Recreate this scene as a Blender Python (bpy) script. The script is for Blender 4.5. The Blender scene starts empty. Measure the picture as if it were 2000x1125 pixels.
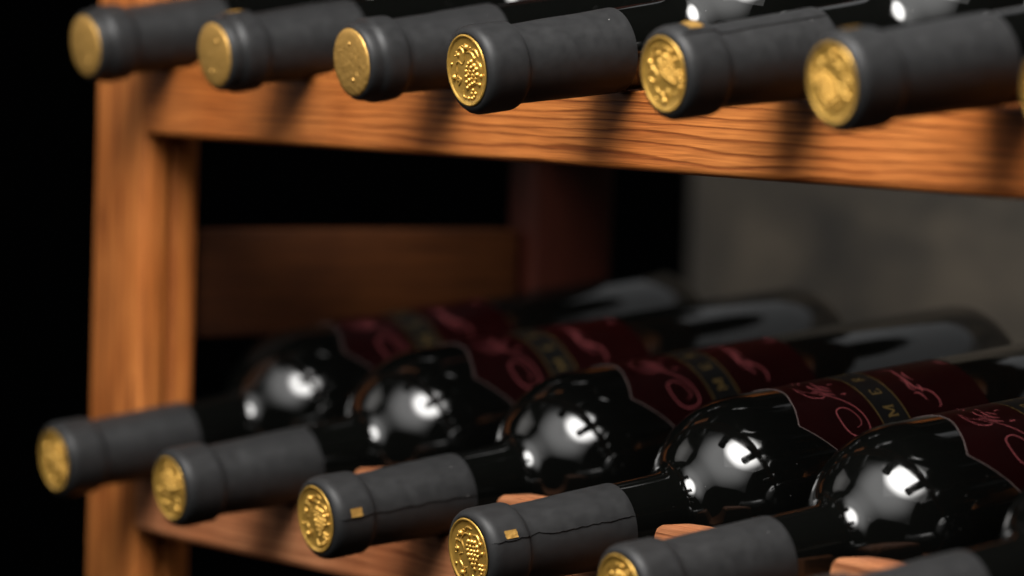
import bpy, math, random
from mathutils import Vector, Matrix

scene = bpy.context.scene
COL = scene.collection
MM = 0.001
R = math.radians

# ------------------------------------------------------------------ camera
cam_d = bpy.data.cameras.new('camera')
cam = bpy.data.objects.new('camera', cam_d)
COL.objects.link(cam)
scene.camera = cam
FW = Vector((-0.83964989, 0.5401692, -0.05661536))
RT = Vector((0.53944814, 0.84153142, 0.02864561))
UP = Vector((-0.06311708, 0.00648877, 0.99798504))
CP = Vector((1.72135, -0.89519, 0.04217))
m = Matrix((RT, UP, -FW)).transposed().to_4x4()
m.translation = CP
cam.matrix_world = m
cam_d.sensor_width = 36.0
cam_d.lens = 9013.93 / 2000 * 36
cam_d.clip_start = 0.05
cam_d.clip_end = 50
cam_d.dof.use_dof = True
cam_d.dof.focus_distance = 1.588
cam_d.dof.aperture_fstop = 6.6

# ------------------------------------------------------------------ world: a dark cellar, almost no ambient light
world = bpy.data.worlds.new('World')
scene.world = world
world.use_nodes = True
bg = world.node_tree.nodes['Background']
bg.inputs['Color'].default_value = (0.9, 0.95, 1.0, 1)
bg.inputs['Strength'].default_value = 0.0004


# ------------------------------------------------------------------ lamps (studio softboxes above and in front of the rack)
def softbox(name, loc, target, sx, sy, edge, core, core_r, colour):
    """Softbox: radiance `edge` at its cloth's rim rising to `core` in front of its bulb."""
    d = bpy.data.lights.new(name, 'AREA')
    d.shape = 'RECTANGLE'
    d.size, d.size_y = sx, sy
    d.color = colour
    d.energy = math.pi * sx * sy
    d.use_nodes = True
    nt = d.node_tree
    em = nt.nodes['Emission']
    geo = nt.nodes.new('ShaderNodeNewGeometry')
    sub = nt.nodes.new('ShaderNodeVectorMath'); sub.operation = 'SUBTRACT'
    sub.inputs[1].default_value = (0.5, 0.5, 0)
    ln = nt.nodes.new('ShaderNodeVectorMath'); ln.operation = 'LENGTH'
    mr = nt.nodes.new('ShaderNodeMapRange'); mr.interpolation_type = 'SMOOTHSTEP'
    mr.inputs['From Min'].default_value = core_r[0]
    mr.inputs['From Max'].default_value = core_r[1]
    mr.inputs['To Min'].default_value = core
    mr.inputs['To Max'].default_value = edge
    nt.links.new(geo.outputs['Parametric'], sub.inputs[0])
    nt.links.new(sub.outputs[0], ln.inputs[0])
    nt.links.new(ln.outputs['Value'], mr.inputs['Value'])
    nt.links.new(mr.outputs['Result'], em.inputs['Strength'])
    o = bpy.data.objects.new(name, d)
    COL.objects.link(o)
    o.location = loc
    o.rotation_euler = (Vector(target) - Vector(loc)).to_track_quat('-Z', 'Y').to_euler()
    return o


softbox('key_softbox', (0.82, -0.50, 0.88), (0.40, 0.0, -0.03), 1.06, 0.90, 1.0, 26.0, (0.25, 0.54), (1.0, 0.98, 0.95))
softbox('fill_softbox', (0.64, -1.16, 0.98), (0.40, 0.0, -0.05), 2.40, 1.90, 0.15, 3.1, (0.16, 0.60), (1.0, 0.99, 0.97))
softbox('left_softbox', (-0.75, -0.80, 0.32), (0.30, 0.0, -0.06), 0.60, 0.80, 0.5, 1.5, (0.10, 0.60), (1.0, 0.97, 0.93))
softbox('rear_top_softbox', (0.12, 0.90, 0.62), (0.14, 0.30, -0.1), 1.60, 0.70, 0.34, 0.42, (0.1, 0.6), (0.98, 0.99, 1.0))

# ------------------------------------------------------------------ colour management
vs = scene.view_settings
vs.view_transform = 'Standard'
vs.look = 'None'
vs.exposure = 0.0
vs.gamma = 1.0
vs.use_curve_mapping = False


# ------------------------------------------------------------------ material helpers
def new_mat(name):
    mt = bpy.data.materials.new(name)
    mt.use_nodes = True
    return mt, mt.node_tree, mt.node_tree.nodes['Principled BSDF']


def node(nt, typ, **kw):
    n = nt.nodes.new(typ)
    for k, v in kw.items():
        setattr(n, k, v)
    return n


def ramp(nt, stops, interp='LINEAR'):
    n = nt.nodes.new('ShaderNodeValToRGB')
    n.color_ramp.interpolation = interp
    el = n.color_ramp.elements
    while len(el) < len(stops):
        el.new(0.5)
    for e, (p, c) in zip(el, stops):
        e.position = p
        e.color = (*c, 1)
    return n


def math_n(nt, op, a, b=None, c=None):
    n = nt.nodes.new('ShaderNodeMath')
    n.operation = op
    for i, v in enumerate((a, b, c)):
        if v is None:
            continue
        if isinstance(v, (int, float)):
            n.inputs[i].default_value = v
        else:
            nt.links.new(v, n.inputs[i])
    return n.outputs[0]


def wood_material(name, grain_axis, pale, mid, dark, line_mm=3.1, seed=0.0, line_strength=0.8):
    """Oiled pine: growth rings cut lengthwise; grain_axis is the object axis the grain runs along."""
    mt, nt, bs = new_mat(name)
    L = nt.links
    tc = node(nt, 'ShaderNodeTexCoord')
    sep = node(nt, 'ShaderNodeSeparateXYZ')
    L.new(tc.outputs['Object'], sep.inputs[0])
    ax = {'X': ('X', 'Y', 'Z'), 'Y': ('Y', 'X', 'Z'), 'Z': ('Z', 'X', 'Y')}[grain_axis]
    along, p, q = (sep.outputs[a] for a in ax)
    # slow wander of the rings along the board
    cmb = node(nt, 'ShaderNodeCombineXYZ')
    L.new(math_n(nt, 'MULTIPLY_ADD', along, 4.2, seed), cmb.inputs[0])
    L.new(math_n(nt, 'MULTIPLY', p, 60.0), cmb.inputs[1])
    L.new(math_n(nt, 'MULTIPLY', q, 60.0), cmb.inputs[2])
    n1 = node(nt, 'ShaderNodeTexNoise')
    n1.inputs['Scale'].default_value = 1.0
    n1.inputs['Detail'].default_value = 2.0
    L.new(cmb.outputs[0], n1.inputs['Vector'])
    cmb2 = node(nt, 'ShaderNodeCombineXYZ')
    L.new(math_n(nt, 'MULTIPLY_ADD', along, 28.0, seed), cmb2.inputs[0])
    L.new(math_n(nt, 'MULTIPLY', p, 300.0), cmb2.inputs[1])
    L.new(math_n(nt, 'MULTIPLY', q, 300.0), cmb2.inputs[2])
    n2 = node(nt, 'ShaderNodeTexNoise')
    n2.inputs['Detail'].default_value = 3.0
    n2.inputs['Scale'].default_value = 1.0
    L.new(cmb2.outputs[0], n2.inputs['Vector'])
    ring = math_n(nt, 'ADD', math_n(nt, 'MULTIPLY', q, 1000.0 / line_mm), math_n(nt, 'MULTIPLY', p, 320.0 / line_mm))
    ring = math_n(nt, 'ADD', ring, math_n(nt, 'MULTIPLY', math_n(nt, 'SUBTRACT', n1.outputs['Fac'], 0.5), 3.6))
    ring = math_n(nt, 'ADD', ring, math_n(nt, 'MULTIPLY', math_n(nt, 'SUBTRACT', n2.outputs['Fac'], 0.5), 0.55))
    fr = math_n(nt, 'FRACT', ring)
    rp = ramp(nt, [(0.0, (0, 0, 0)), (0.42, (0.12, 0.12, 0.12)), (0.70, (0.38, 0.38, 0.38)), (0.84, (1, 1, 1)), (0.94, (0.8, 0.8, 0.8)), (1.0, (0, 0, 0))])
    L.new(fr, rp.inputs[0])
    # fine fibres
    cmb3 = node(nt, 'ShaderNodeCombineXYZ')
    L.new(math_n(nt, 'MULTIPLY', along, 45.0), cmb3.inputs[0])
    L.new(math_n(nt, 'MULTIPLY', p, 2200.0), cmb3.inputs[1])
    L.new(math_n(nt, 'MULTIPLY', q, 2200.0), cmb3.inputs[2])
    n3 = node(nt, 'ShaderNodeTexNoise')
    n3.inputs['Scale'].default_value = 1.0
    n3.inputs['Detail'].default_value = 2.0
    L.new(cmb3.outputs[0], n3.inputs['Vector'])
    # broad stain of the oil
    n4 = node(nt, 'ShaderNodeTexNoise')
    n4.inputs['Scale'].default_value = 14.0
    n4.inputs['Detail'].default_value = 3.0
    L.new(tc.outputs['Object'], n4.inputs['Vector'])
    base = node(nt, 'ShaderNodeMixRGB')
    base.inputs[1].default_value = (*pale, 1)
    base.inputs[2].default_value = (*mid, 1)
    st = ramp(nt, [(0.35, (0, 0, 0)), (0.68, (1, 1, 1))])
    L.new(n4.outputs['Fac'], st.inputs[0])
    L.new(st.outputs[0], base.inputs[0])
    mx = node(nt, 'ShaderNodeMixRGB')
    L.new(base.outputs[0], mx.inputs[1])
    mx.inputs[2].default_value = (*dark, 1)
    L.new(math_n(nt, 'MULTIPLY', rp.outputs[0], line_strength), mx.inputs[0])
    fb = node(nt, 'ShaderNodeMixRGB', blend_type='MULTIPLY')
    fb.inputs[0].default_value = 0.65
    L.new(mx.outputs[0], fb.inputs[1])
    fr2 = ramp(nt, [(0.3, (0.38, 0.33, 0.28)), (0.7, (1.2, 1.2, 1.2))])
    L.new(n3.outputs['Fac'], fr2.inputs[0])
    L.new(fr2.outputs[0], fb.inputs[2])
    L.new(fb.outputs[0], bs.inputs['Base Color'])
    bs.inputs['Roughness'].default_value = 0.55
    bs.inputs['Specular IOR Level'].default_value = 0.14
    bp = node(nt, 'ShaderNodeBump')
    bp.inputs['Strength'].default_value = 0.35
    bp.inputs['Distance'].default_value = 0.0004
    hh = math_n(nt, 'ADD', math_n(nt, 'MULTIPLY', rp.outputs[0], -0.6), math_n(nt, 'MULTIPLY', n3.outputs['Fac'], 0.6))
    L.new(hh, bp.inputs['Height'])
    L.new(bp.outputs[0], bs.inputs['Normal'])
    return mt


PALE, MID, DARK = (0.42, 0.146, 0.036), (0.34, 0.100, 0.020), (0.10, 0.018, 0.003)
M_BEAM = wood_material('wood_grain_along_x', 'X', PALE, MID, DARK, 3.2, 3.7)
M_BEAM2 = wood_material('wood_grain_along_x_redder', 'X', (0.37, 0.155, 0.070), (0.25, 0.082, 0.030), (0.12, 0.03, 0.01), 4.4, 11.3, 0.65)
M_POST = wood_material('wood_grain_along_z', 'Z', PALE, MID, DARK, 6.5, 1.4, 0.7)
M_REAR = wood_material('shade_darkened_wood_along_z', 'Z', (0.040, 0.009, 0.005), (0.028, 0.006, 0.003), (0.02, 0.004, 0.002), 7.0, 2.2, 0.5)  # rear post: the shade under the upper shelf is put into its colour
M_RAIL = wood_material('shade_darkened_wood_along_y', 'Y', (0.052, 0.016, 0.004), (0.026, 0.0075, 0.0022), (0.009, 0.0025, 0.0008), 7.0, 6.1, 0.6)  # side rails: wood darkened in colour to stand in for under-shelf shade

# capsule foil: matt charcoal with faint scuffs and dust
M_FOIL, nt, bs = new_mat('charcoal_foil')
tc = node(nt, 'ShaderNodeTexCoord')
n1 = node(nt, 'ShaderNodeTexNoise'); n1.inputs['Scale'].default_value = 260; n1.inputs['Detail'].default_value = 5
n2 = node(nt, 'ShaderNodeTexNoise'); n2.inputs['Scale'].default_value = 2600; n2.inputs['Detail'].default_value = 2
vo = node(nt, 'ShaderNodeTexVoronoi'); vo.inputs['Scale'].default_value = 330
for n_ in (n1, n2, vo):
    nt.links.new(tc.outputs['Object'], n_.inputs['Vector'])
c1 = ramp(nt, [(0.3, (0.0112, 0.0112, 0.0115)), (0.7, (0.0148, 0.0148, 0.0151))])
nt.links.new(n1.outputs['Fac'], c1.inputs[0])
dust = ramp(nt, [(0.0, (1, 1, 1)), (0.05, (1, 1, 1)), (0.075, (0, 0, 0))])
nt.links.new(vo.outputs['Distance'], dust.inputs[0])
sepc = node(nt, 'ShaderNodeSeparateColor')
nt.links.new(vo.outputs['Color'], sepc.inputs[0])
sel = math_n(nt, 'GREATER_THAN', sepc.outputs[0], 0.94)
mxd = node(nt, 'ShaderNodeMixRGB')
nt.links.new(math_n(nt, 'MULTIPLY', math_n(nt, 'MULTIPLY', dust.outputs[0], sel), 0.85), mxd.inputs[0])
nt.links.new(c1.outputs[0], mxd.inputs[1])
mxd.inputs[2].default_value = (0.32, 0.31, 0.30, 1)
nt.links.new(mxd.outputs[0], bs.inputs['Base Color'])
rr = ramp(nt, [(0.3, (0.44,) * 3), (0.7, (0.54,) * 3)])
nt.links.new(n1.outputs['Fac'], rr.inputs[0])
nt.links.new(rr.outputs[0], bs.inputs['Roughness'])
bs.inputs['Specular IOR Level'].default_value = 0.22
bp = node(nt, 'ShaderNodeBump')
bp.inputs['Strength'].default_value = 0.07
bp.inputs['Distance'].default_value = 0.0004
nt.links.new(math_n(nt, 'ADD', n1.outputs['Fac'], math_n(nt, 'MULTIPLY', n2.outputs['Fac'], 0.12)), bp.inputs['Height'])
nt.links.new(bp.outputs[0], bs.inputs['Normal'])


def gold_material(name, rough, base, bump):
    mt, nt, bs = new_mat(name)
    tc = node(nt, 'ShaderNodeTexCoord')
    n1 = node(nt, 'ShaderNodeTexNoise'); n1.inputs['Scale'].default_value = 420; n1.inputs['Detail'].default_value = 4
    nt.links.new(tc.outputs['Object'], n1.inputs['Vector'])
    c1 = ramp(nt, [(0.3, tuple(v * 0.85 for v in base)), (0.7, base)])
    nt.links.new(n1.outputs['Fac'], c1.inputs[0])
    nt.links.new(c1.outputs[0], bs.inputs['Base Color'])
    bs.inputs['Metallic'].default_value = 0.65
    bs.inputs['Roughness'].default_value = rough
    bp = node(nt, 'ShaderNodeBump')
    bp.inputs['Strength'].default_value = bump
    bp.inputs['Distance'].default_value = 0.0005
    nt.links.new(n1.outputs['Fac'], bp.inputs['Height'])
    nt.links.new(bp.outputs[0], bs.inputs['Normal'])
    return mt


M_GOLD = gold_material('embossed_gold_foil', 0.25, (0.58, 0.335, 0.068), 0.25)
M_GOLD_FLAT = gold_material('satin_gold_foil', 0.44, (0.48, 0.27, 0.066), 0.9)
M_GOLD_PRINT = gold_material('gold_print', 0.42, (0.14, 0.092, 0.027), 0.0)

# dark wine bottle glass
M_GLASS, nt, bs = new_mat('dark_bottle_glass')
bs.inputs['Base Color'].default_value = (0.0016, 0.0017, 0.0015, 1)
bs.inputs['Roughness'].default_value = 0.035
bs.inputs['IOR'].default_value = 1.52
tc = node(nt, 'ShaderNodeTexCoord')
n1 = node(nt, 'ShaderNodeTexNoise'); n1.inputs['Scale'].default_value = 45; n1.inputs['Detail'].default_value = 2
nt.links.new(tc.outputs['Object'], n1.inputs['Vector'])
bp = node(nt, 'ShaderNodeBump'); bp.inputs['Strength'].default_value = 0.05; bp.inputs['Distance'].default_value = 0.001
nt.links.new(n1.outputs['Fac'], bp.inputs['Height'])
nt.links.new(bp.outputs[0], bs.inputs['Normal'])
n2 = node(nt, 'ShaderNodeTexNoise'); n2.inputs['Scale'].default_value = 120; n2.inputs['Detail'].default_value = 6; n2.inputs['Roughness'].default_value = 0.7
nt.links.new(tc.outputs['Object'], n2.inputs['Vector'])
r1 = ramp(nt, [(0.45, (0.03,) * 3), (0.72, (0.17,) * 3)])
nt.links.new(n2.outputs['Fac'], r1.inputs[0])
nt.links.new(r1.outputs[0], bs.inputs['Roughness'])
vo = node(nt, 'ShaderNodeTexVoronoi'); vo.inputs['Scale'].default_value = 420      # specks of dust
nt.links.new(tc.outputs['Object'], vo.inputs['Vector'])
dust = ramp(nt, [(0.0, (1, 1, 1)), (0.06, (1, 1, 1)), (0.10, (0, 0, 0))])
nt.links.new(vo.outputs['Distance'], dust.inputs[0])
sepc = node(nt, 'ShaderNodeSeparateColor')
nt.links.new(vo.outputs['Color'], sepc.inputs[0])
mxd = node(nt, 'ShaderNodeMixRGB')
nt.links.new(math_n(nt, 'MULTIPLY', dust.outputs[0], math_n(nt, 'GREATER_THAN', sepc.outputs[0], 0.90)), mxd.inputs[0])
mxd.inputs[1].default_value = (0.0016, 0.0017, 0.0015, 1)
mxd.inputs[2].default_value = (0.06, 0.058, 0.056, 1)
nt.links.new(mxd.outputs[0], bs.inputs['Base Color'])


def paper(name, colour, rough=0.42):
    mt, nt, bs = new_mat(name)
    tc = node(nt, 'ShaderNodeTexCoord')
    n1 = node(nt, 'ShaderNodeTexNoise'); n1.inputs['Scale'].default_value = 90; n1.inputs['Detail'].default_value = 5
    nt.links.new(tc.outputs['Object'], n1.inputs['Vector'])
    c1 = ramp(nt, [(0.3, tuple(v * 0.8 for v in colour)), (0.7, colour)])
    nt.links.new(n1.outputs['Fac'], c1.inputs[0])
    nt.links.new(c1.outputs[0], bs.inputs['Base Color'])
    bs.inputs['Roughness'].default_value = rough
    bs.inputs['Specular IOR Level'].default_value = 0.06
    return mt


M_LABEL = paper('burgundy_label_paper', (0.0056, 0.0002, 0.0003))
M_BAND = paper('black_label_print', (0.004, 0.004, 0.004))
M_SCRIPT = paper('rose_script_print', (0.21, 0.050, 0.055))
M_EDGE = paper('label_cut_edge', (0.12, 0.09, 0.085))

# cellar wall: grey-brown concrete
def wall_material(name, lo, hi):
    mt, nt, bs = new_mat(name)
    tc = node(nt, 'ShaderNodeTexCoord')
    n1 = node(nt, 'ShaderNodeTexNoise'); n1.inputs['Scale'].default_value = 17; n1.inputs['Detail'].default_value = 7
    n2 = node(nt, 'ShaderNodeTexNoise'); n2.inputs['Scale'].default_value = 140; n2.inputs['Detail'].default_value = 4
    sc_ = node(nt, 'ShaderNodeVectorMath', operation='MULTIPLY')
    sc_.inputs[1].default_value = (0.55, 0.55, 1.1)
    nt.links.new(tc.outputs['Object'], sc_.inputs[0])
    for n_ in (n1, n2):
        nt.links.new(sc_.outputs[0], n_.inputs['Vector'])
    c1 = ramp(nt, [(0.35, lo), (0.65, hi)])
    nt.links.new(n1.outputs['Fac'], c1.inputs[0])
    nt.links.new(c1.outputs[0], bs.inputs['Base Color'])
    bs.inputs['Roughness'].default_value = 0.9
    bp = node(nt, 'ShaderNodeBump'); bp.inputs['Strength'].default_value = 0.4; bp.inputs['Distance'].default_value = 0.003
    nt.links.new(n2.outputs['Fac'], bp.inputs['Height'])
    nt.links.new(bp.outputs[0], bs.inputs['Normal'])
    return mt


M_WALL = wall_material('grey_concrete', (0.017, 0.014, 0.010), (0.066, 0.052, 0.036))


# ------------------------------------------------------------------ mesh helpers (millimetres in, metres out)
def mesh_obj(name, verts, faces, mat, parent=None, smooth=False, sharp=None):
    me = bpy.data.meshes.new(name)
    me.from_pydata([(x * MM, y * MM, z * MM) for x, y, z in verts], [], faces)
    me.validate()
    me.update()
    if smooth:
        me.polygons.foreach_set('use_smooth', [True] * len(me.polygons))
        if sharp:
            try:
                me.set_sharp_from_angle(angle=R(sharp))
            except Exception:
                pass
    me.materials.append(mat)
    o = bpy.data.objects.new(name, me)
    COL.objects.link(o)
    if parent:
        o.parent = parent
    return o


def box_geo(x0, x1, y0, y1, z0, z1, ch=1.0, seg=3):
    """Board with chamfered edges (ch mm)."""
    import bmesh
    bm = bmesh.new()
    bmesh.ops.create_cube(bm, size=1.0)
    for v in bm.verts:
        v.co = Vector(((x0 + x1) / 2 + v.co.x * (x1 - x0), (y0 + y1) / 2 + v.co.y * (y1 - y0), (z0 + z1) / 2 + v.co.z * (z1 - z0)))
    if ch:
        bmesh.ops.bevel(bm, geom=bm.edges[:], offset=ch, segments=seg, profile=0.5, affect='EDGES')
    bm.verts.index_update()
    vs_ = [tuple(v.co) for v in bm.verts]
    fs = [[v.index for v in f.verts] for f in bm.faces]
    bm.free()
    return vs_, fs


def board(name, ext, mat, parent, ch=1.2):
    v, f = box_geo(*ext, ch)
    # own origin at the board's centre-line so that the wood grain differs board by board
    return mesh_obj(name, v, f, mat, parent, True, 30)


def tag(o, label, cat, group=None, kind=None):
    if label: o['label'] = label
    if cat: o['category'] = cat
    if group: o['group'] = group
    if kind: o['kind'] = kind
    return o


# ------------------------------------------------------------------ setting: the wall behind
pl = [(-13 - 700 * math.sin(R(3 * k)), 470 + 700 * (1 - math.cos(R(3 * k)))) for k in range(31)]      # wide round end added so the wall shades off towards its left
pl = [(2600, 470), (1200, 470), (400, 470)] + pl + [(-713, 1500), (2600, 1500)]
n_ = len(pl)
v = [(x, y, z) for z in (-1100, 300) for x, y in pl]
f = [(k + n_, (k + 1) % n_ + n_, (k + 1) % n_, k) for k in range(n_)] + [tuple(range(n_)), tuple(reversed(range(n_, 2 * n_)))]
wall = tag(mesh_obj('wall', v, f, M_WALL, None, True, 30), None, None, kind='structure')

# ------------------------------------------------------------------ wine rack
rack = bpy.data.objects.new('wine_rack', None)
COL.objects.link(rack)
rack.location = (0, 0, 0)
tag(rack, 'orange pine wine rack with scalloped front beams holding two rows of bottles', 'wine rack')

X_POST0, X_POST1 = 5.0, 48.0
Z_TOP, Z_BOT = 320.0, -420.0
board('post', (X_POST0, X_POST1, 0, 12.2, Z_BOT, Z_TOP), M_POST, rack, 2.2)          # front post, outer lath
board('post_lath', (X_POST0 + 1.5, X_POST1 - 0.6, 14.6, 26.5, Z_BOT, Z_TOP), M_POST, rack, 2.0)
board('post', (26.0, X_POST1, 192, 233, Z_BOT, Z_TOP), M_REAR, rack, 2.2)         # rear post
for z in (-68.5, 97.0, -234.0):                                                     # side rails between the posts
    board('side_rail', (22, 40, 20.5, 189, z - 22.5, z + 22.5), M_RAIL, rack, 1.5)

SPACING = 109.6
X_FIRST = 65.0
X_END = 1120.0


def scalloped_beam(name, z_low, z_seat, z_tooth, y0, y1, half, mat, x_first, pitch):
    """Beam whose top edge has a round-bottomed hollow under each bottle."""
    prof_ = []
    n_b = 10
    x = X_POST1 - 0.4
    prof_.append((x, z_seat + 1.5))
    for i in range(n_b):
        xc = x_first + pitch * i
        for k in range(-12, 13):
            u = k / 12
            xx = xc + half * u
            if xx <= X_POST1 + 1 or xx > X_END:
                continue
            if i == 0 and u < 0:
                prof_.append((xx, z_seat)); continue
            # hollow: flat-bottomed arc
            zz = z_seat + (z_tooth - 3.0 - z_seat) * (1 - math.sqrt(max(0.0, 1 - abs(u) ** 2.6)))
            prof_.append((xx, zz))
        # rounded corners of the tooth to the right
        xa, xb = xc + half, xc + pitch - half
        for k in range(7):
            a = R(180 - 15 * k)
            prof_.append((xa + 4.5 + 4.5 * math.cos(a), z_tooth - 3 + 3 * math.sin(a)))
        for k in range(1, 5):
            t = k / 5
            prof_.append((xa + 4.5 + (xb - xa - 9) * t, z_tooth + 0.35 * math.sin(math.pi * t)))
        for k in range(7):
            a = R(90 - 15 * k)
            prof_.append((xb - 4.5 + 4.5 * math.cos(a), z_tooth - 3 + 3 * math.sin(a)))
    pr = []
    for q in prof_:
        if not pr or q[0] > pr[-1][0] + 0.02:
            pr.append(q)
    n = len(pr)
    ch = 1.3
    # cross-section rows: bottom front (chamfered), front, front top chamfer, back top, back bottom
    verts, faces = [], []
    rows = []
    def row(fn):
        i0 = len(verts)
        verts.extend(fn(x_, z_) for x_, z_ in pr)
        rows.append(i0)
    row(lambda x_, z_: (x_, y0 + ch * 2.2, z_low))
    row(lambda x_, z_: (x_, y0 + ch * 0.8, z_low + ch * 0.35))
    row(lambda x_, z_: (x_, y0 + ch * 0.2, z_low + ch * 1.0))
    row(lambda x_, z_: (x_, y0, z_low + ch * 2.0))
    row(lambda x_, z_: (x_, y0, z_low + ch * 2.4))
    row(lambda x_, z_: (x_, y0, z_ - ch * 1.4))
    row(lambda x_, z_: (x_, y0, z_ - ch))
    row(lambda x_, z_: (x_, y0 + ch * 0.3, z_ - ch * 0.3))
    row(lambda x_, z_: (x_, y0 + ch, z_))
    row(lambda x_, z_: (x_, y1 - ch, z_))
    row(lambda x_, z_: (x_, y1, z_ - ch))
    row(lambda x_, z_: (x_, y1, z_low))
    for a, b in zip(rows, rows[1:] + rows[:1]):
        for k in range(n - 1):
            faces.append((a + k, a + k + 1, b + k + 1, b + k))
    faces.append([r_ for r_ in rows])
    faces.append([r_ + n - 1 for r_ in reversed(rows)])
    faces = [list(reversed(f_)) for f_ in faces]
    return mesh_obj(name, verts, faces, mat, rack, True, 35)


# seats of the necks: upper about 22 mm, lower about -144 mm
scalloped_beam('front_beam', -6.6, 21.0, 33.0, 0.3, 17, 30.0, M_BEAM, 66.5, 109.6)
scalloped_beam('front_beam', -169.8, -145.0, -126.6, 0.3, 13, 31.0, M_BEAM2, 90.0, 101.1)
board('rear_beam', (X_POST1 + 0.3, X_END, 192, 212, -8, 21.5), M_BEAM, rack, 1.5)
board('rear_beam', (X_POST1 + 0.3, X_END, 192, 212, -172, -145.5), M_BEAM2, rack, 1.5)

# ------------------------------------------------------------------ bottle geometry: local Y runs from base (0) to -L at the tip, i.e. y = s - L
LEN = 307.0
GLASS = [(56, 13.6), (58, 14.2), (66, 14.5), (79, 14.95), (83.5, 15.6), (86.8, 17.5), (89.2, 20.6), (91.4, 23.8), (94, 26.9), (97, 29.7), (100.8, 32.2), (105.5, 34.5),
         (111, 36.1), (117, 36.9), (123, 37.0), (128, 37.0), (150, 37.0), (220, 37.0), (280, 37.0), (297, 36.8), (302, 36.0), (305, 34.2), (306.8, 31.0), (307, 28.0), (300, 20.0), (291, 8.0), (289, 0.01)]


def catmull(pts, sub):
    out = []
    for i in range(len(pts) - 1):
        p0 = pts[max(i - 1, 0)]; p1 = pts[i]; p2 = pts[i + 1]; p3 = pts[min(i + 2, len(pts) - 1)]
        for k in range(sub):
            t = k / sub
            out.append(tuple(0.5 * ((2 * b) + (-a + c) * t + (2 * a - 5 * b + 4 * c - d) * t * t + (-a + 3 * b - 3 * c + d) * t ** 3)
                             for a, b, c, d in zip(p0, p1, p2, p3)))
    out.append(pts[-1])
    return out


def lathe(prof_, n):
    verts, faces = [], []
    for s, r in prof_:
        for k in range(n):
            a = 2 * math.pi * k / n
            verts.append((r * math.cos(a), s - LEN, r * math.sin(a)))
    for j in range(len(prof_) - 1):
        for k in range(n):
            k2 = (k + 1) % n
            faces.append((j * n + k, j * n + k2, (j + 1) * n + k2, (j + 1) * n + k))
    return verts, faces


# glass body (shared)
pf = catmull(GLASS[:16], 3) + GLASS[16:]
gv, gf = lathe(pf, 96)
gf = [tuple(reversed(f_)) for f_ in gf]
glass_proto = mesh_obj('glass_body', gv, gf, M_GLASS, None, True, 50)
GLASS_ME = glass_proto.data
bpy.data.objects.remove(glass_proto)
# the other maker's bottle has a longer neck
pf2 = [(s_ + 42.0 * min(1.0, max(0.0, (s_ - 60) / 12)) * min(1.0, max(0.0, (200 - s_) / 75)), r_) for s_, r_ in pf]
gv, gf = lathe(pf2, 96)
glass_proto = mesh_obj('glass_body', gv, [tuple(reversed(f_)) for f_ in gf], M_GLASS, None, True, 50)
GLASS_LONG_ME = glass_proto.data
bpy.data.objects.remove(glass_proto)

# capsule profiles (s, r): rolled front edge, lip ring, step, sleeve
CAP_A = [(0.55, 11.9), (0.25, 12.4), (0.15, 12.9), (0.45, 13.7), (1.1, 14.5), (2.1, 15.05), (3.4, 15.3), (6, 15.35), (10, 15.3), (14, 15.3), (15.3, 15.2), (16.0, 14.9), (16.6, 14.2), (17.2, 13.6), (18.0, 13.45), (20, 13.5),
         (30, 13.9), (45, 14.35), (60, 14.75), (60.25, 14.7), (60.3, 14.3)]
# stepped style: narrow domed disc ring, then a groove, then the ring
CAP_B = [(0.4, 11.9), (0.2, 12.4), (0.3, 12.9), (1.0, 13.6), (2.2, 14.05), (3.8, 14.2), (4.8, 14.25), (5.6, 14.55), (6.4, 15.1), (7.4, 15.4), (9, 15.45), (12, 15.4), (14.2, 15.35), (15.4, 15.2), (16.2, 14.7), (17, 13.9), (18, 13.55), (20, 13.55),
         (30, 13.95), (45, 14.4), (60, 14.75), (60.25, 14.7), (60.3, 14.3)]


def resample(prof_, step):
    out = []
    for (s0, r0), (s1, r1) in zip(prof_, prof_[1:]):
        n = max(1, int(abs(s1 - s0) / step))
        for k in range(n):
            t = k / n
            out.append((s0 + (s1 - s0) * t, r0 + (r1 - r0) * t))
    out.append(prof_[-1])
    return out


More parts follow.
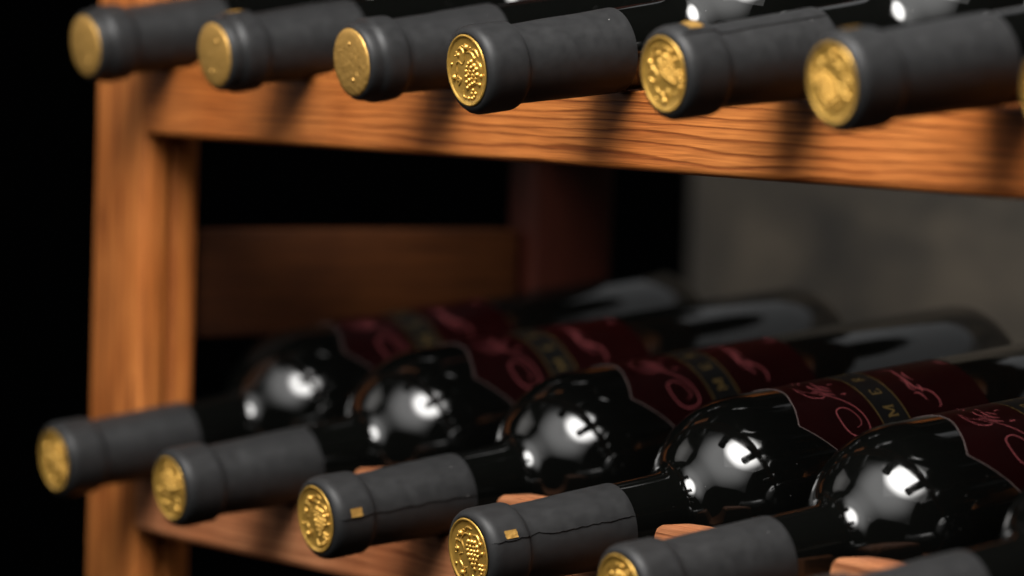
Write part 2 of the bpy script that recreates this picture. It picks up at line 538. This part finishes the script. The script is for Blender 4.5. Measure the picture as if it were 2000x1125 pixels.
def capsule_mesh(prof_, seam_deg, seed, ragged):
    """Sleeve of foil whose overlap ends in a slightly ragged edge at seam_deg."""
    rnd = random.Random(seed)
    pr = resample(prof_, 1.1)
    cols = []                                   # (angle offset from seam in deg, thickness factor)
    cols.append((-0.15, 0.0))
    for k in range(1, 100):
        cols.append((-360.0 * k / 100, 0.0))
    cols.append((-359.85, 1.0))
    verts, faces = [], []
    jit, w = 0.0, 0.0
    n = len(cols)
    lump = [(rnd.uniform(3, 58), rnd.uniform(0, 360), rnd.uniform(3, 9), rnd.uniform(15, 45), rnd.uniform(-0.20, 0.14)) for _ in range(18)]
    for s, r in pr:
        if s > 3:
            jit = 0.72 * jit + rnd.uniform(-1, 1) * ragged * (1.6 if 12 < s < 22 else 0.8)
            w = 0.8 * w + rnd.uniform(-1, 1) * 0.02
        for off, tf in cols:
            aa = seam_deg + off + jit * (1 if off > -20 or off < -340 else max(0.0, 1 - (min(-off, 360 + off) - 20) / 40))
            # overlap thickness: strongest at the upper side of the seam, thinning over 50 degrees
            d = 360 + off
            th = 0.46 * max(0.0, 1 - d / 50) if off < -180 else 0.0
            dr = 0.0
            for ls, la, lsz, lan, lh in lump:
                da = (aa - la + 180) % 360 - 180
                q = ((s - ls) / lsz) ** 2 + (da / lan) ** 2
                if q < 4:
                    dr += lh * math.exp(-q)
            fade = min(1.0, max(0.0, (s - 1.0) / 2.5)) * min(1.0, max(0.0, (60.2 - s) / 3.0) + 0.3)
            rr_ = r + (th * (1 + 4 * w) + dr) * fade
            a = R(aa)
            verts.append((rr_ * math.cos(a), s - LEN, rr_ * math.sin(a)))
    for j in range(len(pr) - 1):
        for k in range(n):
            k2 = (k + 1) % n
            faces.append((j * n + k, j * n + k2, (j + 1) * n + k2, (j + 1) * n + k))
    return verts, faces


# ------------------------------------------------------------------ gold seals
def add_ball(verts, faces, u, v, r, z0=0.0, squash=0.75, seg=8, rings=3):
    """Half ball on the disc face (face points to -Y)."""
    i0 = len(verts)
    for j in range(rings):
        e = (math.pi / 2) * j / rings
        for k in range(seg):
            a = 2 * math.pi * k / seg
            verts.append((u + r * math.cos(e) * math.cos(a), -LEN + z0 - r * squash * math.sin(e), v + r * math.cos(e) * math.sin(a)))
    verts.append((u, -LEN + z0 - r * squash, v))
    for j in range(rings - 1):
        for k in range(seg):
            k2 = (k + 1) % seg
            faces.append((i0 + j * seg + k, i0 + j * seg + k2, i0 + (j + 1) * seg + k2, i0 + (j + 1) * seg + k))
    top = i0 + rings * seg
    for k in range(seg):
        faces.append((i0 + (rings - 1) * seg + k, i0 + (rings - 1) * seg + (k + 1) % seg, top))


def add_wire(verts, faces, pts, r, z0=0.0):
    """Raised half-round line on the disc face."""
    n = len(pts)
    i0 = len(verts)
    for i, (u, v) in enumerate(pts):
        a, b = pts[max(i - 1, 0)], pts[min(i + 1, n - 1)]
        dx, dy = b[0] - a[0], b[1] - a[1]
        l = math.hypot(dx, dy) or 1
        nx, ny = -dy / l, dx / l
        rr_ = r * (0.55 + 0.45 * math.sin(math.pi * min(1, (i + 0.6) / n)))
        for k in range(5):
            e = math.pi * k / 4
            verts.append((u + nx * rr_ * math.cos(e), -LEN + z0 - rr_ * 0.9 * math.sin(e), v + ny * rr_ * math.cos(e)))
    for i in range(n - 1):
        for k in range(4):
            faces.append((i0 + i * 5 + k, i0 + (i + 1) * 5 + k, i0 + (i + 1) * 5 + k + 1, i0 + i * 5 + k + 1))


def smooth_path(pts, sub=6):
    return catmull(pts, sub)


def seal_relief():
    rnd = random.Random(5)
    prof_ = [(-0.1, 12.35), (-0.35, 12.2), (-0.42, 11.9), (-0.35, 11.5), (0.0, 11.25), (0.12, 10.9), (0.10, 8), (0.06, 4), (0.05, 0.01)]
    verts, faces = lathe(prof_, 72)
    Z = 0.12
    # large bunch of grapes
    for j in range(7):
        wdt = [3, 4, 4, 4, 3, 2, 1][j]
        for i in range(wdt):
            u = 2.6 + (i - (wdt - 1) / 2) * 2.05 + rnd.uniform(-0.15, 0.15) + 0.1 * j
            v = 4.2 - j * 1.55 + rnd.uniform(-0.12, 0.12)
            add_ball(verts, faces, u, v, rnd.uniform(0.84, 0.98), Z, 1.0)
    # small bunch
    for j in range(3):
        wdt = [2, 2, 1][j]
        for i in range(wdt):
            add_ball(verts, faces, 7.2 + (i - (wdt - 1) / 2) * 1.7, -3.6 - j * 1.4 + rnd.uniform(-0.1, 0.1), 0.72, Z, 1.0)
    # vine stem, tendrils with curled ends
    wires = [[(-5.6, 7.2), (-4.4, 6.0), (-4.0, 4.0), (-3.0, 2.0), (-3.4, -0.4)],
             [(-4.0, 3.4), (-6.4, 4.2), (-7.8, 2.8), (-7.0, 1.2)],
             [(-3.2, -0.2), (-5.8, -0.8), (-6.2, -3.0), (-4.6, -4.8), (-5.0, -7.0)],
             [(-3.6, 5.0), (-1.2, 6.8), (1.4, 6.6)],
             [(-1.6, 7.4), (0.6, 9.2), (3.2, 8.6)],
             [(3.2, 6.6), (6.0, 6.6), (7.8, 4.2)],
             [(6.0, -0.6), (8.2, 0.6)],
             [(1.2, -7.4), (2.8, -9.2), (5.4, -8.0)]]
    for w in wires:
        add_wire(verts, faces, smooth_path(w, 5), 0.5, Z)
    for u, v, r in [(-4.2, 6.6, 1.15), (-6.9, 1.1, 0.85), (-5.0, -7.2, 1.15), (7.9, 3.9, 0.85), (8.6, 0.7, 0.75), (1.6, 6.6, 0.8), (-8.6, -4.3, 0.6), (5.6, -7.8, 0.75)]:
        add_ball(verts, faces, u, v, r, Z, 0.9, 10, 4)
    # beaded band over the leaf
    for k in range(9):
        a = R(95 + 11 * k)
        add_ball(verts, faces, 8.4 * math.cos(a), 8.4 * math.sin(a), 0.34, Z, 0.9)
    # vine leaf: five raised lobes
    for a in (190, 225, 260):
        du, dv = math.cos(R(a)), math.sin(R(a))
        add_wire(verts, faces, [(-1.0 + du * t, -5.0 + dv * t) for t in (0.0, 0.8, 1.6, 2.4, 3.0)], 0.5, Z)
    return verts, faces


def seal_flat():
    prof_ = [(0.5, 12.45), (-0.05, 12.3), (-0.35, 11.9), (-0.55, 11.0), (-0.8, 8.0), (-0.95, 4.0), (-1.0, 0.01)]
    verts, faces = lathe(prof_, 72)
    for u, v in ((1.1, 6.8), (1.4, -6.2)):
        i0 = len(verts)
        add_ball(verts, faces, u, v, 0.75, -0.8, 0.8, 12, 4)
    rnd = random.Random(2)
    # faint crushed relief in the middle
    for k in range(16):
        a, d = rnd.uniform(0, 6.28), rnd.uniform(0, 7)
        u, v = d * math.cos(a), d * math.sin(a)
        b = rnd.uniform(0, 6.28)
        add_wire(verts, faces, [(u, v), (u + 0.8 * math.cos(b), v + 0.8 * math.sin(b)), (u + 1.6 * math.cos(b + 0.5), v + 1.6 * math.sin(b + 0.5))], 0.10, -0.88)
    return verts, faces


def make_shared(fn, name, mat, flip):
    v_, f_ = fn()
    o = mesh_obj(name, v_, f_, mat, None, True, 50)
    import bmesh
    bm = bmesh.new(); bm.from_mesh(o.data)
    bmesh.ops.recalc_face_normals(bm, faces=bm.faces)
    bm.to_mesh(o.data); bm.free()
    me = o.data
    bpy.data.objects.remove(o)
    return me


SEAL_RELIEF = make_shared(seal_relief, 'gold_seal', M_GOLD, False)
SEAL_FLAT = make_shared(seal_flat, 'gold_seal', M_GOLD_FLAT, False)

# ------------------------------------------------------------------ label: mapped by (angle, distance from tip)
TH_C = 88.0            # middle of the label, degrees (90 = straight up)
TH_W = 78.0            # half width
LAB_END = 206.5


def label_front(th):
    """Front edge of the label, s for an angle (ogee: bay in the middle, two points, sloping shoulders)."""
    d = abs(th - TH_C)
    pts = [(0, 132.4), (8, 132.0), (14, 131.0), (22, 129.2), (30, 127.4), (36, 125.8), (40.5, 124.4), (46, 127.7), (53, 131.6), (60, 135.3), (68, 138.6), (78, 141.5)]
    for (d0, s0), (d1, s1) in zip(pts, pts[1:]):
        if d <= d1:
            return s0 + (s1 - s0) * (d - d0) / (d1 - d0)
    return pts[-1][1]


def glass_r(s):
    for (s0, r0), (s1, r1) in zip(pf, pf[1:]):
        if s0 <= s <= s1:
            return r0 + (r1 - r0) * (s - s0) / (s1 - s0)
    return 37.0


def cyl(th, s, h):
    r = glass_r(s) + h
    a = R(th)
    return (r * math.cos(a), s - LEN, r * math.sin(a))


def label_geo(lo, hi, n, sub, h, front, back):
    verts, faces = [], []
    ths_ = [lo + (hi - lo) * k / n for k in range(n + 1)]
    for t in ths_:
        a, b = front(t), back(t)
        for j in range(sub + 1):
            verts.append(cyl(t, a + (b - a) * j / sub, h))
    for k in range(n):
        for j in range(sub):
            i = k * (sub + 1) + j
            faces.append((i, i + 1, i + sub + 2, i + sub + 1))
    return verts, faces


def skirt(verts, faces, n, sub, h, drop):
    """thickness of the paper: rim down to the glass along front and back edges."""
    for e in (0, sub):
        ring = [k * (sub + 1) + e for k in range(n + 1)]
        i0 = len(verts)
        for i in ring:
            x, y, z = verts[i]
            l = math.hypot(x, z)
            verts.append((x * (l - drop) / l, y, z * (l - drop) / l))
        for k in range(n):
            q = (ring[k], ring[k + 1], i0 + k + 1, i0 + k)
            faces.append(q if e == 0 else tuple(reversed(q)))


def stroke_geo(strokes, h):
    """Thin printed ribbons following (angle, s, halfwidth mm) paths."""
    verts, faces = [], []
    for pts, w0, w1 in strokes:
        path = catmull(pts, 6)
        n = len(path)
        i0 = len(verts)
        for i, (t, s) in enumerate(path):
            a, b = path[max(i - 1, 0)], path[min(i + 1, n - 1)]
            du, dv = (b[0] - a[0]) * 0.6458, b[1] - a[1]
            l = math.hypot(du, dv) or 1
            nu, nv = -dv / l, du / l
            f_ = i / (n - 1)
            w = 0.72 * (w0 + (w1 - w0) * math.sin(math.pi * f_))
            for sg in (-1, 1):
                verts.append(cyl(t + sg * nu * w / 0.6458, s + sg * nv * w, h))
        for i in range(n - 1):
            faces.append((i0 + 2 * i, i0 + 2 * i + 1, i0 + 2 * i + 3, i0 + 2 * i + 2))
    return verts, faces


SWIRL = [(83.0, 137.6), (75.9, 138.3), (71.8, 140.9), (67.2, 144.6), (61.1, 148.2), (54.3, 151.1), (46.9, 152.6), (40.3, 152.6), (37.1, 151.9), (34.7, 150.0), (34.0, 146.1), (37.3, 143.1), (44.2, 142.0), (50.7, 142.3), (53.5, 143.5), (54.5, 146.2), (52.3, 148.4), (47.8, 149.7), (43.2, 150.0), (40.7, 149.1), (39.5, 147.1)]
STROKES = [
    (SWIRL, 0.10, 0.30),
    ([(83.0, 137.6), (75.3, 136.7), (68.6, 138.0), (65.5, 140.7), (65.6, 143.0), (66.9, 144.0)], 0.10, 0.24),
    ([(73.2, 141.1), (72.5, 143.5), (68.7, 145.3), (66.3, 148.3)], 0.16, 0.36),
    ([(88.5, 147.5), (77.5, 145.9), (71.9, 146.8), (70.1, 148.7)], 0.14, 0.34),
    ([(84, 144.0), (79, 143.2), (75.0, 144.0), (73.0, 146.0)], 0.12, 0.30),
    ([(80, 147.6), (76.5, 148.0), (73.5, 149.4)], 0.12, 0.30),
    ([(78.8, 150.6), (78.9, 152.9)], 0.2, 0.34), ([(65.4, 150.6), (65.3, 152.8)], 0.2, 0.34),
    ([(88, 142), (93, 145), (97, 143), (100, 147), (104, 144), (108, 148), (112, 146)], 0.14, 0.3),
    ([(85.3, 175.8), (85.0, 181.2), (74.3, 180.6), (63.7, 180.6), (59.0, 181.6), (55.7, 185.2), (50.5, 186.7), (44.7, 186.4), (42.6, 184.9)], 0.12, 0.42),
    ([(55.0, 178.5), (54.8, 180.7), (48.7, 182.2)], 0.12, 0.36),
    ([(70, 178.6), (66, 179.6), (60, 179.0), (57, 180.6)], 0.12, 0.34),
    ([(62, 183.0), (58, 183.2), (55, 182.4)], 0.12, 0.34),
    ([(78, 183.5), (72, 182.6), (67, 183.6)], 0.12, 0.3),
    ([(82.0, 201.7), (80.0, 203.0), (77.9, 204.8)], 0.2, 0.36), ([(84.5, 201.0), (82.0, 203.6)], 0.15, 0.3),
]


def band_front(t): return 158.4
def band_back(t): return 170.4


lv, lf = label_geo(TH_C - TH_W, TH_C + TH_W, 110, 14, 0.16, label_front, lambda t: LAB_END)
LABEL_ME_O = mesh_obj('label', lv, lf, M_LABEL, None, True, 50)
LABEL_ME = LABEL_ME_O.data
bpy.data.objects.remove(LABEL_ME_O)
# pale cut edge of the paper along the front outline
ev, ef = label_geo(TH_C - TH_W, TH_C + TH_W, 110, 1, 0.19, lambda t: label_front(t) - 0.16, lambda t: label_front(t) + 0.10)
skirt(ev, ef, 110, 1, 0.19, 0.19)
o_ = mesh_obj('label_edge', ev, ef, M_EDGE, None, True, 40); EDGE_ME = o_.data; bpy.data.objects.remove(o_)
bv, bf = label_geo(TH_C - TH_W, TH_C + TH_W, 90, 2, 0.20, band_front, band_back)
o_ = mesh_obj('label_band', bv, bf, M_BAND, None, True, 50); BAND_ME = o_.data; bpy.data.objects.remove(o_)
SCRIPT_MES = []
for lo_, hi_ in ((0, 160), (160, 195), (195, 300)):
    sv, sf = stroke_geo([q for q in STROKES if lo_ <= q[0][0][1] < hi_], 0.22)
    o_ = mesh_obj('script_lettering', sv, sf, M_SCRIPT, None, False); SCRIPT_MES.append(o_.data); bpy.data.objects.remove(o_)


def gold_print():
    """Gold rules at both sides of the band and the word on it, upright when the bottle stands."""
    verts, faces = [], []
    for a, b in ((158.25, 158.62), (170.2, 170.57)):
        v_, f_ = label_geo(TH_C - TH_W, TH_C + TH_W, 90, 1, 0.23, lambda t: a, lambda t: b)
        i0 = len(verts); verts += v_; faces += [tuple(i + i0 for i in q) for q in f_]
    # letters as strokes in a 0..1 box (x right, y up), drawn with a serif-like stem weight
    G = {'M': [[(0, 0), (0, 1)], [(0, 1), (0.5, 0.12)], [(0.5, 0.12), (1, 1)], [(1, 1), (1, 0)], [(-0.14, 0), (0.16, 0)], [(0.84, 0), (1.14, 0)], [(-0.14, 1), (0.05, 1)], [(0.95, 1), (1.14, 1)]],
         'E': [[(0.1, 0), (0.1, 1)], [(0, 1), (0.85, 1)], [(0, 0), (0.9, 0)], [(0.1, 0.52), (0.66, 0.52)], [(0.85, 1), (0.85, 0.84)], [(0.9, 0), (0.9, 0.17)]],
         'R': [[(0.1, 0), (0.1, 1)], [(0.1, 1), (0.62, 1)], [(0.62, 1), (0.82, 0.85)], [(0.82, 0.85), (0.82, 0.66)], [(0.82, 0.66), (0.62, 0.5)], [(0.62, 0.5), (0.1, 0.5)], [(0.5, 0.5), (0.98, 0)]],
         'L': [[(0.1, 0), (0.1, 1)], [(0, 1), (0.3, 1)], [(0, 0), (0.85, 0)], [(0.85, 0), (0.85, 0.18)]],
         'O': [[(0.5 + 0.48 * math.cos(R(a)), 0.5 + 0.5 * math.sin(R(a))), (0.5 + 0.48 * math.cos(R(a + 30)), 0.5 + 0.5 * math.sin(R(a + 30)))] for a in range(0, 360, 30)],
         'T': [[(0.5, 0), (0.5, 1)], [(0, 1), (1, 1)], [(0, 1), (0, 0.84)], [(1, 1), (1, 0.84)], [(0.32, 0), (0.68, 0)]]}
    centres = [46.0, 62.3, 78.6, 94.9, 111.2, 127.5]
    H, W = 4.0, 4.2 / 0.6458 * 1.0
    for ch_, c in zip('MERLOT', centres):
        wk = W * (1.0 if ch_ in 'MO' else 0.72)
        for (xa, ya), (xb, yb) in G[ch_]:
            # tops of the letters point to the neck (smaller s); reading direction = growing angle
            p0 = (c + (xa - 0.5) * wk, 166.4 - ya * H)
            p1 = (c + (xb - 0.5) * wk, 166.4 - yb * H)
            du, dv = (p1[0] - p0[0]) * 0.6458, p1[1] - p0[1]
            l = math.hypot(du, dv) or 1
            wgt = 0.36 if abs(dv) > abs(du) * 0.6 else 0.2
            nu, nv = -dv / l * wgt, du / l * wgt
            i0 = len(verts)
            for k in range(4):
                t = k / 3
                pt = (p0[0] + (p1[0] - p0[0]) * t, p0[1] + (p1[1] - p0[1]) * t)
                for sg in (-1, 1):
                    verts.append(cyl(pt[0] + sg * nu / 0.6458, pt[1] + sg * nv, 0.24))
            for k in range(3):
                faces.append((i0 + 2 * k, i0 + 2 * k + 1, i0 + 2 * k + 3, i0 + 2 * k + 2))
    return verts, faces


qv, qf = gold_print()
o_ = mesh_obj('gold_lettering', qv, qf, M_GOLD_PRINT, None, False); GOLDTXT_ME = o_.data; bpy.data.objects.remove(o_)


def link(name, me, parent):
    o = bpy.data.objects.new(name, me)
    COL.objects.link(o)
    o.parent = parent
    return o


def tab_geo(th0, th1, s0, s1, r, seed):
    """Small gold tear tab lying on the capsule, its edges a little uneven."""
    rnd = random.Random(seed)
    verts, faces = [], []
    n = 6
    j0 = [rnd.uniform(-0.25, 0.25) for _ in range(n + 1)]
    j1 = [rnd.uniform(-0.15, 0.15) for _ in range(n + 1)]
    for lay in (0.0, -0.5):
        for k in range(n + 1):
            t = th0 + (th1 - th0) * k / n
            a = R(t)
            for s, jj in ((s0, j0[k] * 0.6), (s1, j1[k] * 0.6)):
                rr_ = r + lay + (0.12 if k in (0, n) else 0.0)
                verts.append((rr_ * math.cos(a), s + jj - LEN, rr_ * math.sin(a)))
    for k in range(n):
        faces.append((2 * k, 2 * k + 1, 2 * k + 3, 2 * k + 2))
    o = 2 * (n + 1)
    faces.append((0, 1, o + 1, o)); faces.append((2 * n, 2 * n + 1, o + 2 * n + 1, o + 2 * n))
    for k in range(n):
        faces.append((2 * k, 2 * k + 2, o + 2 * k + 2, o + 2 * k))
        faces.append((2 * k + 1, 2 * k + 3, o + 2 * k + 3, o + 2 * k + 1))
    return verts, faces


# ------------------------------------------------------------------ the bottles
TILT_U, TILT_L = 0.137, 0.130
G_U, G_L = 'bottles lying on the upper beam', 'bottles lying on the lower beam'
# x, y of the cap face, dz, seal style, seal roll, seam angle, raggedness, tab (th0, th1, s0, s1) or None, label
UPPER = [
    (66.2, -37.4, 1.4, 'flat', 10, -120, 0.0, None, 'leftmost bottle of the upper row, smooth gold cap end, in front of the post'),
    (176.6, -39.4, 0.0, 'flat', -28, 78, 0.2, (80, 102, 7.5, 12.5), 'second upper bottle from the post, smooth gold cap end with one dot in focus blur'),
    (286.9, -44.0, -0.4, 'flat', 0, -120, 0.0, None, 'third upper bottle from the post, smooth gold cap end with two bright dots'),
    (396.4, -63.5, -1.1, 'relief', -38, -110, 0.0, None, 'sharpest bottle of the upper row, embossed gold cap end, fourth from the post'),
    (505.9, -58.1, 0.4, 'relief', 30, 55, 0.35, (62, 82, 7.0, 12.0), 'upper bottle with a gold tab on top of its capsule, fifth from the post'),
    (614.3, -71.7, 0.0, 'relief', 205, 92, 0.3, (88, 104, 7.0, 11.5), 'blurred upper bottle with embossed gold cap end, large, near the right edge'),
    (723.5, -77.0, 0.0, 'relief', 140, -110, 0.0, None, 'upper bottle cut off by the right edge, only a sliver of gold cap showing'),
]
LOWER = [
    (63.4, -45.8, 0.3, 'relief', 15, -115, 0.0, None, 'leftmost bottle of the lower row, blurred cap in front of the post'),
    (173.9, -52.7, 0.2, 'relief', 65, -115, 0.0, None, 'second bottle of the lower row from the post, plain charcoal capsule'),
    (283.7, -52.0, 0.0, 'relief', -12, 3.0, 1.3, (4.2, 15.5, 6.0, 10.6), 'lower bottle third from the post, small gold tab on the side of its capsule'),
    (393.3, -55.4, -0.1, 'relief', 0, 18.0, 1.7, (20.0, 30.5, 6.6, 11.3), 'sharpest lower bottle, gold tab and ragged foil seam, cap cut by the bottom edge'),
    (503.0, -67.0, 0.3, 'relief', 48, -115, 0.0, None, 'lower bottle whose gold cap is mostly cut off by the bottom edge'),
    (612.5, -72.5, 1.6, 'relief', 100, -115, 0.0, None, 'lower bottle at the bottom right corner, only its capsule top showing'),
]


def make_bottle(i, spec, z0, tilt, group):
    x, y, dz, style, roll, seam, ragged, tab, text = spec
    root = bpy.data.objects.new('wine_bottle', None)
    COL.objects.link(root)
    root.empty_display_size = 0.03
    ax = Vector((0, math.cos(tilt), math.sin(tilt)))
    root.location = (Vector((x, y, z0 + dz)) + ax * LEN) * MM
    root.rotation_euler = (tilt, 0, 0)
    tag(root, text, 'wine bottle', group)
    link('glass_body', GLASS_LONG_ME if style == 'flat' else GLASS_ME, root)
    prof_ = CAP_B if style == 'flat' else CAP_A
    cv, cf = capsule_mesh(prof_, seam, 40 + i, ragged)
    cap = mesh_obj('capsule', cv, cf, M_FOIL, root, True, 45)
    seal = link('gold_seal', SEAL_FLAT if style == 'flat' else SEAL_RELIEF, cap)
    seal.rotation_euler = (0, R(-roll), 0)
    if tab:
        tv, tf = tab_geo(*tab, 16.0, 7 + i)
        mesh_obj('foil_tab', tv, tf, M_GOLD_FLAT, cap, True, 40)
    lab = link('label', LABEL_ME, root)
    lab.rotation_euler = (0, R([1.5, -1.0, 2.0, 0.0, -1.5, 2.5, -2.0][i % 7]) if (i != 23) else 0.0, 0)
    link('label_edge', EDGE_ME, lab)
    link('label_band', BAND_ME, lab)
    for me_ in SCRIPT_MES:
        link('script_lettering', me_, lab)
    link('gold_lettering', GOLDTXT_ME, lab)
    return root


for i, sp in enumerate(UPPER):
    make_bottle(i, sp, 27.9, TILT_U, G_U)
for i, sp in enumerate(LOWER):
    make_bottle(20 + i, sp, -138.15, TILT_L, G_L)
